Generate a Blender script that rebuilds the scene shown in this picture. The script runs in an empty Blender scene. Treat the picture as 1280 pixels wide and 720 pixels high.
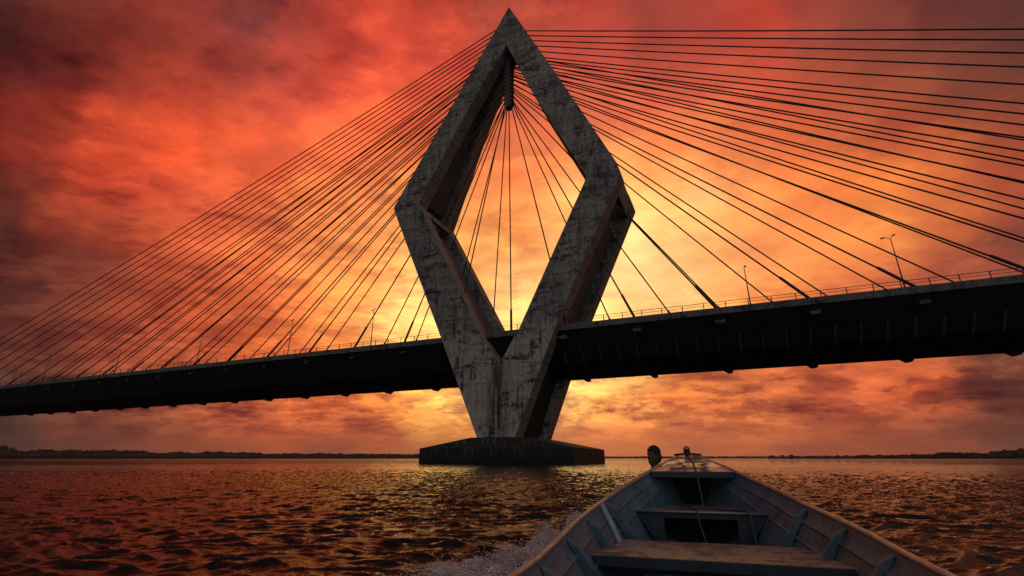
import bpy, bmesh, math, random
import numpy as np
from mathutils import Vector, Matrix, noise as mn
random.seed(7); rng = np.random.default_rng(11)
R = math.radians
C = bpy.context.scene.collection
sc = bpy.context.scene

# ------------------------------------------------------------------ helpers
class MB:
    def __init__(s): s.v = []; s.f = []
    def add(s, vs, fs):
        o = len(s.v); s.v += [tuple(p) for p in vs]; s.f += [tuple(i + o for i in f) for f in fs]
    def hexa(s, p):          # 8 points: bottom ring 0-3, top ring 4-7
        s.add(p, [(3, 2, 1, 0), (4, 5, 6, 7), (0, 1, 5, 4), (1, 2, 6, 5), (2, 3, 7, 6), (3, 0, 4, 7)])
    def box(s, x0, x1, y0, y1, z0, z1):
        s.hexa([(x0, y0, z0), (x1, y0, z0), (x1, y1, z0), (x0, y1, z0), (x0, y0, z1), (x1, y0, z1), (x1, y1, z1), (x0, y1, z1)])
    def tube(s, pts, r, n=8, r2=None, cap=True):
        pts = [Vector(p) for p in pts]; m = len(pts); rings = []
        up = None
        for i, p in enumerate(pts):
            t = (pts[min(i + 1, m - 1)] - pts[max(i - 1, 0)]).normalized()
            if up is None:
                up = Vector((0, 0, 1)) if abs(t.z) < .9 else Vector((1, 0, 0))
            a = t.cross(up).normalized(); b = a.cross(t).normalized(); up = b
            q = i / (m - 1); rr = r if r2 is None else r + (r2 - r) * q
            if isinstance(r, (list, tuple)): rr = r[i]
            rings.append([p + (a * math.cos(2 * math.pi * k / n) + b * math.sin(2 * math.pi * k / n)) * rr for k in range(n)])
        vs = [v for ring in rings for v in ring]; fs = []
        for i in range(m - 1):
            for k in range(n):
                fs.append((i * n + k, i * n + (k + 1) % n, (i + 1) * n + (k + 1) % n, (i + 1) * n + k))
        if cap: fs.append(tuple(range(n))[::-1]); fs.append(tuple((m - 1) * n + k for k in range(n)))
        s.add(vs, fs)
    def ball(s, c, r, sx=1, sy=1, sz=1, n=10, m=7):
        vs = [(c[0], c[1], c[2] - r * sz)]; fs = []
        for i in range(1, m):
            th = math.pi * i / m - math.pi / 2
            for k in range(n):
                a = 2 * math.pi * k / n
                vs.append((c[0] + r * sx * math.cos(th) * math.cos(a), c[1] + r * sy * math.cos(th) * math.sin(a), c[2] + r * sz * math.sin(th)))
        vs.append((c[0], c[1], c[2] + r * sz)); e = len(vs) - 1
        for k in range(n):
            fs.append((0, 1 + (k + 1) % n, 1 + k)); fs.append((e, e - n + k, e - n + (k + 1) % n))
        for i in range(m - 2):
            for k in range(n):
                fs.append((1 + i * n + k, 1 + i * n + (k + 1) % n, 1 + (i + 1) * n + (k + 1) % n, 1 + (i + 1) * n + k))
        s.add(vs, fs)
    def build(s, name, mat, parent=None, smooth=False, bevel=0):
        me = bpy.data.meshes.new(name); me.from_pydata(s.v, [], s.f)
        bm = bmesh.new(); bm.from_mesh(me); bmesh.ops.recalc_face_normals(bm, faces=bm.faces)
        if bevel: bmesh.ops.bevel(bm, geom=[e for e in bm.edges if e.calc_face_angle(0) > .5], offset=bevel, segments=2, affect='EDGES', profile=.5)
        bm.to_mesh(me); bm.free()
        if smooth: me.shade_smooth()
        if smooth == 'auto': me.set_sharp_from_angle(angle=R(35))
        me.materials.append(mat); o = bpy.data.objects.new(name, me); C.objects.link(o)
        if parent: o.parent = parent
        return o
def tag(o, label=None, cat=None, group=None, kind=None):
    if label: o['label'] = label
    if cat: o['category'] = cat
    if group: o['group'] = group
    if kind: o['kind'] = kind
    return o
def empty(name, loc=(0, 0, 0), rz=0):
    o = bpy.data.objects.new(name, None); C.objects.link(o); o.location = loc; o.rotation_euler = (0, 0, rz); o.empty_display_size = .3
    return o
def mesh_np(name, v, f, mat, smooth=True, parent=None):
    me = bpy.data.meshes.new(name); me.vertices.add(len(v)); me.vertices.foreach_set('co', v.astype(np.float32).ravel())
    me.loops.add(f.size); me.loops.foreach_set('vertex_index', f.astype(np.int32).ravel())
    me.polygons.add(len(f)); me.polygons.foreach_set('loop_start', np.arange(0, f.size, f.shape[1], dtype=np.int32))
    me.update(calc_edges=True); me.validate()
    if smooth: me.shade_smooth()
    me.materials.append(mat); o = bpy.data.objects.new(name, me); C.objects.link(o)
    if parent: o.parent = parent
    return o

# ------------------------------------------------------------------ node helpers
def newmat(name):
    m = bpy.data.materials.new(name); m.use_nodes = True; nt = m.node_tree
    return m, nt, nt.nodes['Principled BSDF']
def nd(nt, t, **k):
    n = nt.nodes.new(t)
    for a, b in k.items():
        if a == 'ins':
            for i, v in b.items():
                if isinstance(v, bpy.types.NodeSocket): nt.links.new(v, n.inputs[i])
                else: n.inputs[i].default_value = v
        else: setattr(n, a, b)
    return n
def math_(nt, op, a, b=None, c=None, clamp=False):
    n = nt.nodes.new('ShaderNodeMath'); n.operation = op; n.use_clamp = clamp
    for i, v in enumerate((a, b, c)):
        if v is None: continue
        if isinstance(v, bpy.types.NodeSocket): nt.links.new(v, n.inputs[i])
        else: n.inputs[i].default_value = v
    return n.outputs[0]
def maprange(nt, v, a, b, c=0., d=1., smooth=False):
    n = nd(nt, 'ShaderNodeMapRange', ins={0: v, 1: a, 2: b, 3: c, 4: d})
    if smooth: n.interpolation_type = 'SMOOTHSTEP'
    return n.outputs[0]
def mixc(nt, f, a, b, bt='MIX'):
    n = nt.nodes.new('ShaderNodeMix'); n.data_type = 'RGBA'; n.blend_type = bt; n.clamp_factor = True
    for i, v in ((0, f), (6, a), (7, b)):
        if isinstance(v, bpy.types.NodeSocket): nt.links.new(v, n.inputs[i])
        else: n.inputs[i].default_value = v if i == 0 else (*v, 1)
    return n.outputs[2]
def vmap(nt, vec, scale=(1, 1, 1), rot=(0, 0, 0), loc=(0, 0, 0)):
    return nd(nt, 'ShaderNodeMapping', ins={0: vec, 1: loc, 2: rot, 3: scale}).outputs[0]
def noise(nt, vec, s, detail=4, rough=.55, dist=0.):
    return nd(nt, 'ShaderNodeTexNoise', ins={'Vector': vec, 'Scale': s, 'Detail': detail, 'Roughness': rough, 'Distortion': dist}).outputs[0]
def bump(nt, h, strength=.4, dist=.1):
    return nd(nt, 'ShaderNodeBump', ins={'Height': h, 'Strength': strength, 'Distance': dist}).outputs[0]

def mat_concrete(name, base=(.45, .405, .34), dark=(.045, .045, .04), amount=.72, panel=True, scale=1., lightlow=False):
    m, nt, p = newmat(name); co = nd(nt, 'ShaderNodeTexCoord').outputs['Object']
    L = nt.links
    n1 = noise(nt, co, .10 * scale, 6, .6)
    n2 = noise(nt, vmap(nt, co, (1.8, 1.8, .16)), .8 * scale, 8, .68)          # vertical streaks
    n3 = noise(nt, vmap(nt, co, (.3, .5, 1.3)), .8 * scale, 6, .7, .4)            # horizontal lift marks
    n4 = noise(nt, co, 1.7 * scale, 8, .72)
    n5 = noise(nt, co, .28 * scale, 5, .62, .6)
    col = mixc(nt, maprange(nt, n4, .35, .65), base, tuple(c * .62 for c in base))
    col = mixc(nt, maprange(nt, n1, .42, .62), col, tuple(c * .75 for c in base))
    big = maprange(nt, n5, .40, .58)
    sA = maprange(nt, math_(nt, 'ADD', math_(nt, 'MULTIPLY', n3, .6), math_(nt, 'MULTIPLY', n4, .4)), .47, .56)
    sB = maprange(nt, math_(nt, 'ADD', math_(nt, 'MULTIPLY', n2, .8), math_(nt, 'MULTIPLY', n4, .2)), .485, .57)
    st = math_(nt, 'MULTIPLY', math_(nt, 'MAXIMUM', sA, sB), big, clamp=True)
    st = math_(nt, 'MAXIMUM', st, math_(nt, 'MULTIPLY', sB, .45))
    st = math_(nt, 'MULTIPLY', st, maprange(nt, n4, .34, .5, .45, 1.), clamp=True)
    col = mixc(nt, math_(nt, 'MULTIPLY', st, amount * 1.7, clamp=True), col, dark)
    h = n4
    if panel:
        xz = nd(nt, 'ShaderNodeSeparateXYZ', ins={0: co})
        wob = noise(nt, co, .9, 3, .6)
        zz = math_(nt, 'ADD', xz.outputs[2], math_(nt, 'MULTIPLY', wob, .55))
        xx = math_(nt, 'ADD', xz.outputs[0], math_(nt, 'MULTIPLY', wob, .4))
        def line(v, per, wd):
            fr = math_(nt, 'FRACT', math_(nt, 'DIVIDE', math_(nt, 'ADD', v, 500.), per))
            d = math_(nt, 'ABSOLUTE', math_(nt, 'SUBTRACT', fr, .5))
            return maprange(nt, d, wd, 0., 0., 1.)
        l1 = line(zz, 3.7, .05); l2 = line(xx, 3.1, .04)
        brk = maprange(nt, noise(nt, co, .55, 3, .6), .40, .62)
        l2 = math_(nt, 'MULTIPLY', l2, brk)
        ln = math_(nt, 'MAXIMUM', math_(nt, 'MULTIPLY', l1, .75), l2)
        # pour to pour tone differences
        cell = nd(nt, 'ShaderNodeTexWhiteNoise', noise_dimensions='2D')
        cx = nd(nt, 'ShaderNodeCombineXYZ', ins={0: math_(nt, 'FLOOR', math_(nt, 'DIVIDE', xx, 3.1)), 1: math_(nt, 'FLOOR', math_(nt, 'DIVIDE', zz, 3.7))})
        L.new(cx.outputs[0], cell.inputs[0])
        col = mixc(nt, math_(nt, 'MULTIPLY', cell.outputs[0], .35), col, tuple(c * .25 for c in base))
        col = mixc(nt, math_(nt, 'MULTIPLY', ln, .85), col, (.02, .02, .018))
        if lightlow:   # the pours below the deck are of paler, less stained concrete; rain marks run down the valley of the V
            col = mixc(nt, math_(nt, 'MULTIPLY', maprange(nt, xz.outputs[2], 27.6, 27.0), maprange(nt, st, .9, .1, .0, .55)), col, (.62, .51, .42))
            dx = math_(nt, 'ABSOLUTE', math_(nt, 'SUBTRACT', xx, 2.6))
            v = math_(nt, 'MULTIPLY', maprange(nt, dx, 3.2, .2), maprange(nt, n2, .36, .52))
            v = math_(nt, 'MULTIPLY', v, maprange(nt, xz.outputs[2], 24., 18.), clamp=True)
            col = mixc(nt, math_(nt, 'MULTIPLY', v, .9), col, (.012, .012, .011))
        fz = math_(nt, 'FRACT', math_(nt, 'ADD', math_(nt, 'DIVIDE', math_(nt, 'ADD', zz, 500.), 3.7), .5))
        n6 = noise(nt, vmap(nt, co, (3.2, 3.2, .10)), 1.1 * scale, 7, .7)
        drip = math_(nt, 'MULTIPLY', maprange(nt, n6, .50, .60), maprange(nt, math_(nt, 'ADD', fz, math_(nt, 'MULTIPLY', n6, .6)), .55, 1.2), clamp=True)
        drip = math_(nt, 'MULTIPLY', drip, maprange(nt, n1, .38, .55, .25, 1.), clamp=True)
        col = mixc(nt, math_(nt, 'MULTIPLY', drip, .85), col, dark)
        h = math_(nt, 'SUBTRACT', n4, ln)
    L.new(col, p.inputs['Base Color']); p.inputs['Roughness'].default_value = .88
    L.new(bump(nt, h, .5, .15), p.inputs['Normal'])
    return m
def mat_plain(name, col, rough=.6, metal=0., var=.3, scale=8., bumps=.2, bd=.01, stretch=(1, 1, 1), dark=None):
    m, nt, p = newmat(name); co = nd(nt, 'ShaderNodeTexCoord').outputs['Object']
    n = noise(nt, vmap(nt, co, stretch), scale, 7, .65)
    c = mixc(nt, maprange(nt, n, .35, .68), col, dark or tuple(x * (1 - var) for x in col))
    nt.links.new(c, p.inputs['Base Color']); p.inputs['Metallic'].default_value = metal
    nt.links.new(maprange(nt, n, .3, .7, max(.04, rough - .12), min(1, rough + .12)), p.inputs['Roughness'])
    if bumps: nt.links.new(bump(nt, n, bumps, bd), p.inputs['Normal'])
    return m

M = {}
M['pylon'] = mat_concrete('pylon_concrete', lightlow=True, scale=.72)
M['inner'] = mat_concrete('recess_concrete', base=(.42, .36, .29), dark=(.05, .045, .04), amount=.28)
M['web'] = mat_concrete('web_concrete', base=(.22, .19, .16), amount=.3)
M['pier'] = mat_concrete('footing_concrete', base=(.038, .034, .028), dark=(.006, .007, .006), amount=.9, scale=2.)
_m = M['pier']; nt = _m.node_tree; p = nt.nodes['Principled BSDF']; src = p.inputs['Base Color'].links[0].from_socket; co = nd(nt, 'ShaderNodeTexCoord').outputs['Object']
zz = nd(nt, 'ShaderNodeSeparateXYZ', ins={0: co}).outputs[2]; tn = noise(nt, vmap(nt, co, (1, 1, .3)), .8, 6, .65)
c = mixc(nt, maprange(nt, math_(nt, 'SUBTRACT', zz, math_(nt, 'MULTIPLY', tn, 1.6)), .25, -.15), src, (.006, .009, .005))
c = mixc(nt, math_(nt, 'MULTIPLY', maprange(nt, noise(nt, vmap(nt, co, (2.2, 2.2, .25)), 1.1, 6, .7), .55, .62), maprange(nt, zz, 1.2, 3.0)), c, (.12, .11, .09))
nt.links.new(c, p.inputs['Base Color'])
M['deck'] = mat_concrete('deck_concrete', base=(.06, .055, .05), dark=(.015, .015, .013), amount=.6)
M['rib'] = mat_plain('rib_concrete', (.12, .105, .085), .9, 0, .5, .8)
M['edge'] = mat_concrete('edge_concrete', base=(.22, .20, .175), dark=(.03, .03, .026), amount=.6, panel=False, scale=1.6)
M['under'] = mat_plain('soffit_shade_concrete', (.022, .021, .02), .9, 0, .4, .5)  # near-black base puts the shade below the deck into the colour
M['cable'] = mat_plain('cable_sheath', (.022, .02, .02), .55, 0, .2, .3, 0)
M['steel'] = mat_plain('railing_steel', (.09, .075, .06), .55, .4, .4, 3, 0)
M['lamp'] = mat_plain('lamp_steel', (.12, .11, .10), .5, .5, .3, 3, 0)

# ------------------------------------------------------------------ camera
EYE = 1.1
HAZE = .00005
FPX = 595.
cam = bpy.data.cameras.new('camera'); co_ = bpy.data.objects.new('camera', cam); C.objects.link(co_)
cam.sensor_width = 36; cam.lens = 36 * FPX / 1280; cam.clip_end = 30000; cam.clip_start = .05
PITCH = math.atan(213 / FPX)
co_.location = (0, 0, EYE); co_.rotation_euler = (math.pi / 2 + PITCH, 0, 0); sc.camera = co_
def ray(u, v):
    x = (u - 640) / FPX; y = (360 - v) / FPX; c, s = math.cos(PITCH), math.sin(PITCH)
    return np.array([x, c - y * s, s + y * c])

# ------------------------------------------------------------------ sky (world)
def lin(c):
    return [((x / 255) / 12.92 if x / 255 <= .04045 else ((x / 255 + .055) / 1.055) ** 2.4) for x in c]
SKY = [  # directions of the sky (as seen from the boat) and the colours the sunset has there
 (0,10,50,30,30),(40,10,62,32,32),(90,10,70,36,36),(130,10,112,46,38),(180,10,125,44,40),(240,10,120,40,38),(300,10,108,45,45),(330,10,108,50,52),(390,10,115,50,50),
 (420,10,170,50,44),(470,10,188,60,45),(505,10,142,48,42),(560,10,178,62,46),(600,10,160,75,62),(670,10,175,70,55),(735,10,195,65,55),(800,10,145,66,60),
 (860,10,165,62,54),(930,10,165,60,50),(960,10,190,65,50),(1000,10,145,62,58),(1080,10,120,58,52),(1180,10,105,50,48),(1270,10,82,48,46),(0,50,62,28,28),
 (60,50,68,28,27),(120,50,84,34,32),(200,50,114,44,36),(280,50,150,52,46),(350,50,160,58,50),(420,50,170,56,48),(485,50,215,72,55),(520,50,225,80,58),(560,50,200,66,54),
 (600,50,215,80,62),(700,50,190,75,60),(800,50,170,72,60),(900,50,175,70,60),(1000,50,165,70,58),(1150,50,115,62,55),(1270,50,98,58,50),(0,90,75,28,28),
 (50,90,112,34,30),(110,90,88,32,30),(165,90,120,45,38),(187,90,165,52,38),(210,90,118,45,42),(260,90,150,55,46),(310,90,165,65,52),(400,90,190,66,54),(480,90,220,80,60),
 (540,90,235,90,65),(750,90,205,85,68),(850,90,195,80,68),(950,90,195,78,60),(1060,90,150,68,55),(1180,90,120,62,52),(1270,90,108,62,50),(0,128,95,34,32),
 (100,128,130,42,34),(200,128,165,55,42),(280,128,190,66,46),(320,128,195,75,55),(350,128,195,73,60),(400,128,215,80,60),(470,128,238,94,60),(660,128,225,100,75),
 (800,128,225,95,70),(900,128,215,95,68),(1000,128,195,82,60),(1120,128,150,70,52),(1270,128,125,66,52),(0,170,105,38,32),(60,170,140,46,36),(120,170,168,57,42),
 (155,170,205,72,46),(172,170,168,60,48),(215,170,232,80,45),(235,170,200,70,45),(260,170,168,65,50),(310,170,222,84,50),(400,170,220,88,58),(450,170,228,95,62),
 (660,170,240,120,75),(800,170,235,112,75),(900,170,230,110,70),(1000,170,220,100,62),(1120,170,185,82,58),(1270,170,150,75,55),(0,205,88,30,26),(60,205,120,40,32),
 (110,205,185,60,40),(150,205,200,66,42),(250,205,212,75,42),(330,205,215,86,55),(420,205,230,100,62),(640,205,246,130,75),(850,205,250,140,75),(1000,205,240,125,65),
 (1130,205,225,105,60),(1230,205,200,92,58),(1275,205,165,80,56),(0,240,92,32,26),(30,240,76,36,32),(60,240,118,45,35),(90,240,132,50,40),(115,240,210,76,45),
 (150,240,205,75,48),(220,240,197,71,50),(260,240,218,88,58),(300,240,216,98,63),(400,240,238,120,68),(640,240,248,142,76),(800,240,255,180,95),(880,240,255,190,105),
 (950,240,250,155,80),(1010,240,242,130,70),(1090,240,245,132,65),(1160,240,250,150,70),(1220,240,232,118,60),(1265,240,170,78,58),(0,280,72,34,30),(60,280,96,42,36),
 (130,280,150,58,42),(200,280,195,80,52),(300,280,225,105,65),(400,280,240,130,70),(470,280,248,150,80),(640,280,250,155,80),(780,280,255,215,125),(850,280,255,195,108),
 (930,280,252,165,88),(1000,280,248,145,75),(1080,280,246,150,72),(1150,280,225,115,65),(1200,280,180,85,60),(1270,280,125,66,56),(0,310,70,36,32),(50,310,90,45,38),
 (100,310,110,50,42),(140,310,148,64,45),(180,310,180,75,50),(250,310,207,90,60),(310,310,235,115,65),(400,310,244,140,75),(480,310,250,165,85),(560,310,250,165,80),
 (640,310,246,148,76),(700,310,252,175,92),(780,310,255,225,140),(860,310,250,180,95),(960,310,248,150,84),(1060,310,240,140,80),(1130,310,205,95,70),(1250,310,122,66,58),
 (0,360,76,40,36),(80,360,110,52,42),(150,360,150,64,46),(230,360,195,84,52),(320,360,225,105,60),(400,360,240,125,68),(470,360,248,160,85),(530,360,254,200,115),
 (600,360,252,175,85),(640,360,254,195,105),(740,360,255,215,125),(830,360,255,205,120),(920,360,252,170,92),(1000,360,240,140,75),(1060,360,225,118,70),
 (1180,360,165,80,62),(1270,360,120,64,54),(0,410,82,42,36),(80,410,112,52,42),(180,410,165,70,48),(260,410,205,88,54),(340,410,225,105,56),(420,410,245,140,70),
 (500,410,254,195,105),(560,410,254,205,115),(640,410,255,210,120),(800,410,252,190,105),(1000,410,225,120,65),(1270,410,110,60,50),(0,450,78,42,36),(150,450,140,62,46),
 (300,450,205,92,54),(450,450,245,145,70),(560,450,254,190,95),(640,450,254,200,105),(720,450,255,215,120),(850,450,230,125,62),(1000,450,190,88,56),(1270,450,105,58,50),
 (0,490,70,42,38),(80,490,95,50,42),(180,490,140,66,50),(250,490,160,76,54),(300,490,178,88,58),(400,490,200,90,55),(450,490,238,125,60),(520,490,252,175,85),
 (560,490,254,195,95),(640,490,254,195,100),(722,490,255,222,120),(780,490,212,118,62),(802,490,245,165,85),(860,490,235,120,60),(910,490,200,100,60),(960,490,210,105,62),
 (1020,490,195,90,60),(1080,490,205,95,60),(1140,490,205,90,52),(1200,490,130,68,52),(1270,490,100,58,48),(0,515,64,44,40),(150,515,120,62,48),(300,515,172,84,56),
 (400,515,200,92,54),(450,515,225,110,58),(500,515,235,135,65),(545,515,250,170,78),(640,515,245,160,75),(740,515,242,145,68),(800,515,225,120,62),(900,515,215,108,58),
 (960,515,222,118,58),(1040,515,195,95,56),(1130,515,150,78,56),(1270,515,105,60,48),(0,540,62,48,44),(50,540,80,50,46),(120,540,115,60,48),(180,540,140,72,52),
 (240,540,150,78,56),(280,540,172,84,56),(315,540,190,86,52),(400,540,175,82,56),(480,540,180,90,60),(560,540,205,112,66),(640,540,215,118,68),(760,540,220,122,76),
 (860,540,195,102,70),(960,540,190,98,66),(1050,540,175,90,62),(1130,540,160,78,58),(1270,540,110,64,50),(0,566,56,42,40),(120,566,95,54,46),(240,566,125,68,52),
 (400,566,135,76,60),(520,566,165,90,64),(700,566,195,108,74),(860,566,178,96,72),(1000,566,160,84,64),(1130,566,145,76,58),(1270,566,105,64,52),]
SD = []; SCc = []
for u, v, *c in SKY:
    r = ray(u, v); SD.append(r / np.linalg.norm(r)); SCc.append(lin(c))
def dirv(az, el): az, el = R(az), R(el); return np.array([math.sin(az) * math.cos(el), math.cos(az) * math.cos(el), math.sin(el)])
for az, el, c in [(75,5,(.36,.17,.09)),(75,25,(.42,.19,.12)),(75,50,(.18,.12,.11)),(110,10,(.24,.16,.13)),(110,40,(.13,.14,.16)),(150,10,(.20,.24,.27)),(150,40,(.24,.29,.33)),
                  (180,10,(.22,.26,.29)),(180,45,(.26,.31,.35)),(-150,10,(.18,.22,.25)),(-150,40,(.23,.28,.32)),(-110,10,(.06,.05,.05)),(-110,40,(.08,.08,.09)),(-75,5,(.04,.02,.015)),
                  (-75,30,(.06,.02,.02)),(-75,60,(.08,.05,.06)),(0,65,(.14,.07,.08)),(0,80,(.15,.13,.14)),(90,75,(.12,.14,.17)),(180,75,(.16,.19,.22)),(-90,75,(.12,.14,.17)),(45,60,(.10,.08,.09)),(-40,60,(.10,.06,.07))]:  # unseen sky outside the view, brightness shaped to light tower and boat
    SD.append(dirv(az, el)); SCc.append(c)
SD = np.array(SD); SCc = np.array(SCc)
def skycol(az, el):
    d = SD @ dirv(az, el); ang = np.degrees(np.arccos(np.clip(d, -1, 1)))
    w = 1 / (ang ** 2 + 1.2) ** 1.9
    return (SCc * w[:, None]).sum(0) / w.sum()
world = bpy.data.worlds.new('World'); sc.world = world; world.use_nodes = True
nt = world.node_tree; bg = nt.nodes['Background']
gen = nd(nt, 'ShaderNodeTexCoord').outputs['Generated']
dn = nd(nt, 'ShaderNodeVectorMath', operation='NORMALIZE', ins={0: gen}).outputs[0]
sx = nd(nt, 'ShaderNodeSeparateXYZ', ins={0: dn})
X, Y, Z = sx.outputs
Zc = math_(nt, 'MAXIMUM', Z, 0.)
inv = math_(nt, 'DIVIDE', 1., math_(nt, 'ADD', Zc, .16))
cp = nd(nt, 'ShaderNodeCombineXYZ', ins={0: math_(nt, 'MULTIPLY', X, inv), 1: math_(nt, 'MULTIPLY', Y, inv), 2: 0.}).outputs[0]   # cloud sheet coordinates
# warps: soft large and finer curl
w1 = nd(nt, 'ShaderNodeTexNoise', ins={'Vector': vmap(nt, cp, (1, 1, 1), (0, 0, .5)), 'Scale': 1.1, 'Detail': 8., 'Roughness': .6, 'Distortion': .0}).outputs[1]
w1s = nd(nt, 'ShaderNodeSeparateXYZ', ins={0: w1})
w2 = nd(nt, 'ShaderNodeTexNoise', ins={'Vector': vmap(nt, dn, (1, 1, 2.2)), 'Scale': 9., 'Detail': 9., 'Roughness': .66, 'Distortion': .0}).outputs[1]
w2s = nd(nt, 'ShaderNodeSeparateXYZ', ins={0: w2})
az = math_(nt, 'ARCTAN2', X, Y); el = math_(nt, 'ARCSINE', Zc)
def c0(s, k): return math_(nt, 'MULTIPLY', math_(nt, 'SUBTRACT', s, .5), k)
azw = math_(nt, 'ADD', az, math_(nt, 'ADD', c0(w1s.outputs[0], .15), c0(w2s.outputs[0], .16)))
wel = maprange(nt, el, 0., .5, .12, 1.)
elw = math_(nt, 'ADD', el, math_(nt, 'MULTIPLY', wel, math_(nt, 'ADD', c0(w1s.outputs[1], .11), c0(w2s.outputs[1], .13))))
fac = math_(nt, 'ADD', math_(nt, 'DIVIDE', azw, 2 * math.pi), .5)
rows = [0, 3, 6, 9, 13, 17, 21, 25, 29, 33, 38, 44, 52, 65, 82]
azs = [-180, -140, -105, -80, -65] + list(range(-55, 56, 5)) + [80, 110, 145, 180]
prev = None
elr = math_(nt, 'MULTIPLY', elw, 180 / math.pi)
for i, e in enumerate(rows):
    rp = nd(nt, 'ShaderNodeValToRGB'); cr = rp.color_ramp; cr.interpolation = 'B_SPLINE' if False else 'EASE'
    nt.links.new(fac, rp.inputs[0])
    for k, a in enumerate(azs):
        pos = (a + 180) / 360
        if k == 0: el_ = cr.elements[0]; el_.position = 0
        elif k == len(azs) - 1: el_ = cr.elements[len(cr.elements) - 1]; el_.position = 1
        else: el_ = cr.elements.new(pos)
        el_.color = (*skycol(a if a != -180 else 180, e), 1)
    if prev is None: prev = rp.outputs[0]
    else:
        f_ = maprange(nt, elr, rows[i - 1], e)
        prev = mixc(nt, f_, prev, rp.outputs[0])
gsep = nd(nt, 'ShaderNodeSeparateXYZ', ins={0: prev}).outputs
col = nd(nt, 'ShaderNodeCombineXYZ', ins={0: math_(nt, 'MULTIPLY', gsep[0], 1.0), 1: math_(nt, 'MULTIPLY', gsep[1], .97), 2: math_(nt, 'MULTIPLY', gsep[2], .92)}).outputs[0]
# cloud structure: dark magenta billows and glowing filaments
nA = noise(nt, vmap(nt, cp, (1., 1.25, 1), (0, 0, .6)), 2.2, 12, .62, .0)
nB = noise(nt, vmap(nt, cp, (1., 2.2, 1), (0, 0, .85)), 3.4, 12, .62, .15)
nE = noise(nt, vmap(nt, cp, (1., 1.35, 1), (0, 0, .4), (3.1, 1.7, 0)), 1.7, 13, .64, .0)
edgeE = maprange(nt, nE, .49, .555, -.13, .13, True)
nDn = noise(nt, vmap(nt, cp, (1., 1.4, 1), (0, 0, -.6)), 2.3, 12, .60, .0)
nD = math_(nt, 'MULTIPLY', math_(nt, 'ABSOLUTE', math_(nt, 'SUBTRACT', nDn, .5)), 4.)   # thin glowing edges of cloud
nC = noise(nt, vmap(nt, dn, (1, 1, 2.4), (0, 0, 0)), 8., 12, .64, .0)
lowband = maprange(nt, el, .24, .10, 0., 1., True)
hz = maprange(nt, el, .015, .09, .15, 1., True)
br = math_(nt, 'ADD', maprange(nt, nA, .34, .66, .68, 1.32), math_(nt, 'ADD', math_(nt, 'ADD', edgeE, maprange(nt, nB, .35, .68, -.08, .10)), math_(nt, 'MULTIPLY', maprange(nt, nD, .0, .34, .30, -.08), maprange(nt, X, .05, -.25))))
br = math_(nt, 'ADD', br, math_(nt, 'MULTIPLY', lowband, math_(nt, 'ADD', maprange(nt, nC, .36, .64, -.32, .35), maprange(nt, nC, .49, .54, -.16, .16, True))))
br = math_(nt, 'ADD', 1., math_(nt, 'MULTIPLY', math_(nt, 'SUBTRACT', br, 1.), hz))
frontal = maprange(nt, Y, -.1, .45, 0., 1., True)
br = math_(nt, 'ADD', 1., math_(nt, 'MULTIPLY', math_(nt, 'SUBTRACT', br, 1.), math_(nt, 'ADD', math_(nt, 'MULTIPLY', frontal, .85), .15)))
# brightness shifts hue as well: brighter cloud is yellower, darker is redder
calm = math_(nt, 'SUBTRACT', 1., math_(nt, 'MULTIPLY', math_(nt, 'MULTIPLY', maprange(nt, X, .0, .35, 0., 1., True), maprange(nt, el, .22, .34, 0., 1., True)), .5))
dev = math_(nt, 'ADD', math_(nt, 'MULTIPLY', math_(nt, 'SUBTRACT', br, 1.), calm), .05)
rc = math_(nt, 'ADD', 1., math_(nt, 'MULTIPLY', dev, .95)); gc = math_(nt, 'ADD', 1., math_(nt, 'MULTIPLY', dev, 1.2)); bc = math_(nt, 'ADD', 1., math_(nt, 'MULTIPLY', dev, .75))
gl = maprange(nt, gsep[1], .10, .55, 1., 1.25, True)
tint = nd(nt, 'ShaderNodeCombineXYZ', ins={0: math_(nt, 'MULTIPLY', rc, gl), 1: math_(nt, 'MULTIPLY', gc, gl), 2: math_(nt, 'MULTIPLY', bc, math_(nt, 'MULTIPLY', gl, gl))}).outputs[0]
col = nd(nt, 'ShaderNodeVectorMath', operation='MULTIPLY', ins={0: col, 1: tint}).outputs[0]
SUN_AZ, SUN_EL = 14., 7.
sky = nd(nt, 'ShaderNodeTexSky'); sky.sky_type = 'NISHITA'; sky.sun_disc = False
sky.sun_elevation = R(SUN_EL); sky.sun_rotation = R(SUN_AZ); sky.dust_density = 4.
skm = nd(nt, 'ShaderNodeVectorMath', operation='SCALE', ins={0: sky.outputs[0], 'Scale': .0006}).outputs[0]
tot = nd(nt, 'ShaderNodeVectorMath', operation='ADD', ins={0: col, 1: skm}).outputs[0]
nt.links.new(tot, bg.inputs[0]); bg.inputs[1].default_value = 1.
world.cycles.sampling_method = 'MANUAL'; world.cycles.sample_map_resolution = 1024

sun = bpy.data.lights.new('sun', 'SUN'); so = bpy.data.objects.new('sun', sun); C.objects.link(so)
sun.energy = .12; sun.angle = R(60); sun.color = (1., .62, .30)
dsun = dirv(SUN_AZ, SUN_EL); so.rotation_euler = Vector((-dsun[0], -dsun[1], -dsun[2])).to_track_quat('-Z', 'Y').to_euler()

sc.view_settings.view_transform = 'Standard'; sc.view_settings.look = 'None'; sc.view_settings.exposure = 0; sc.view_settings.gamma = 1

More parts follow.
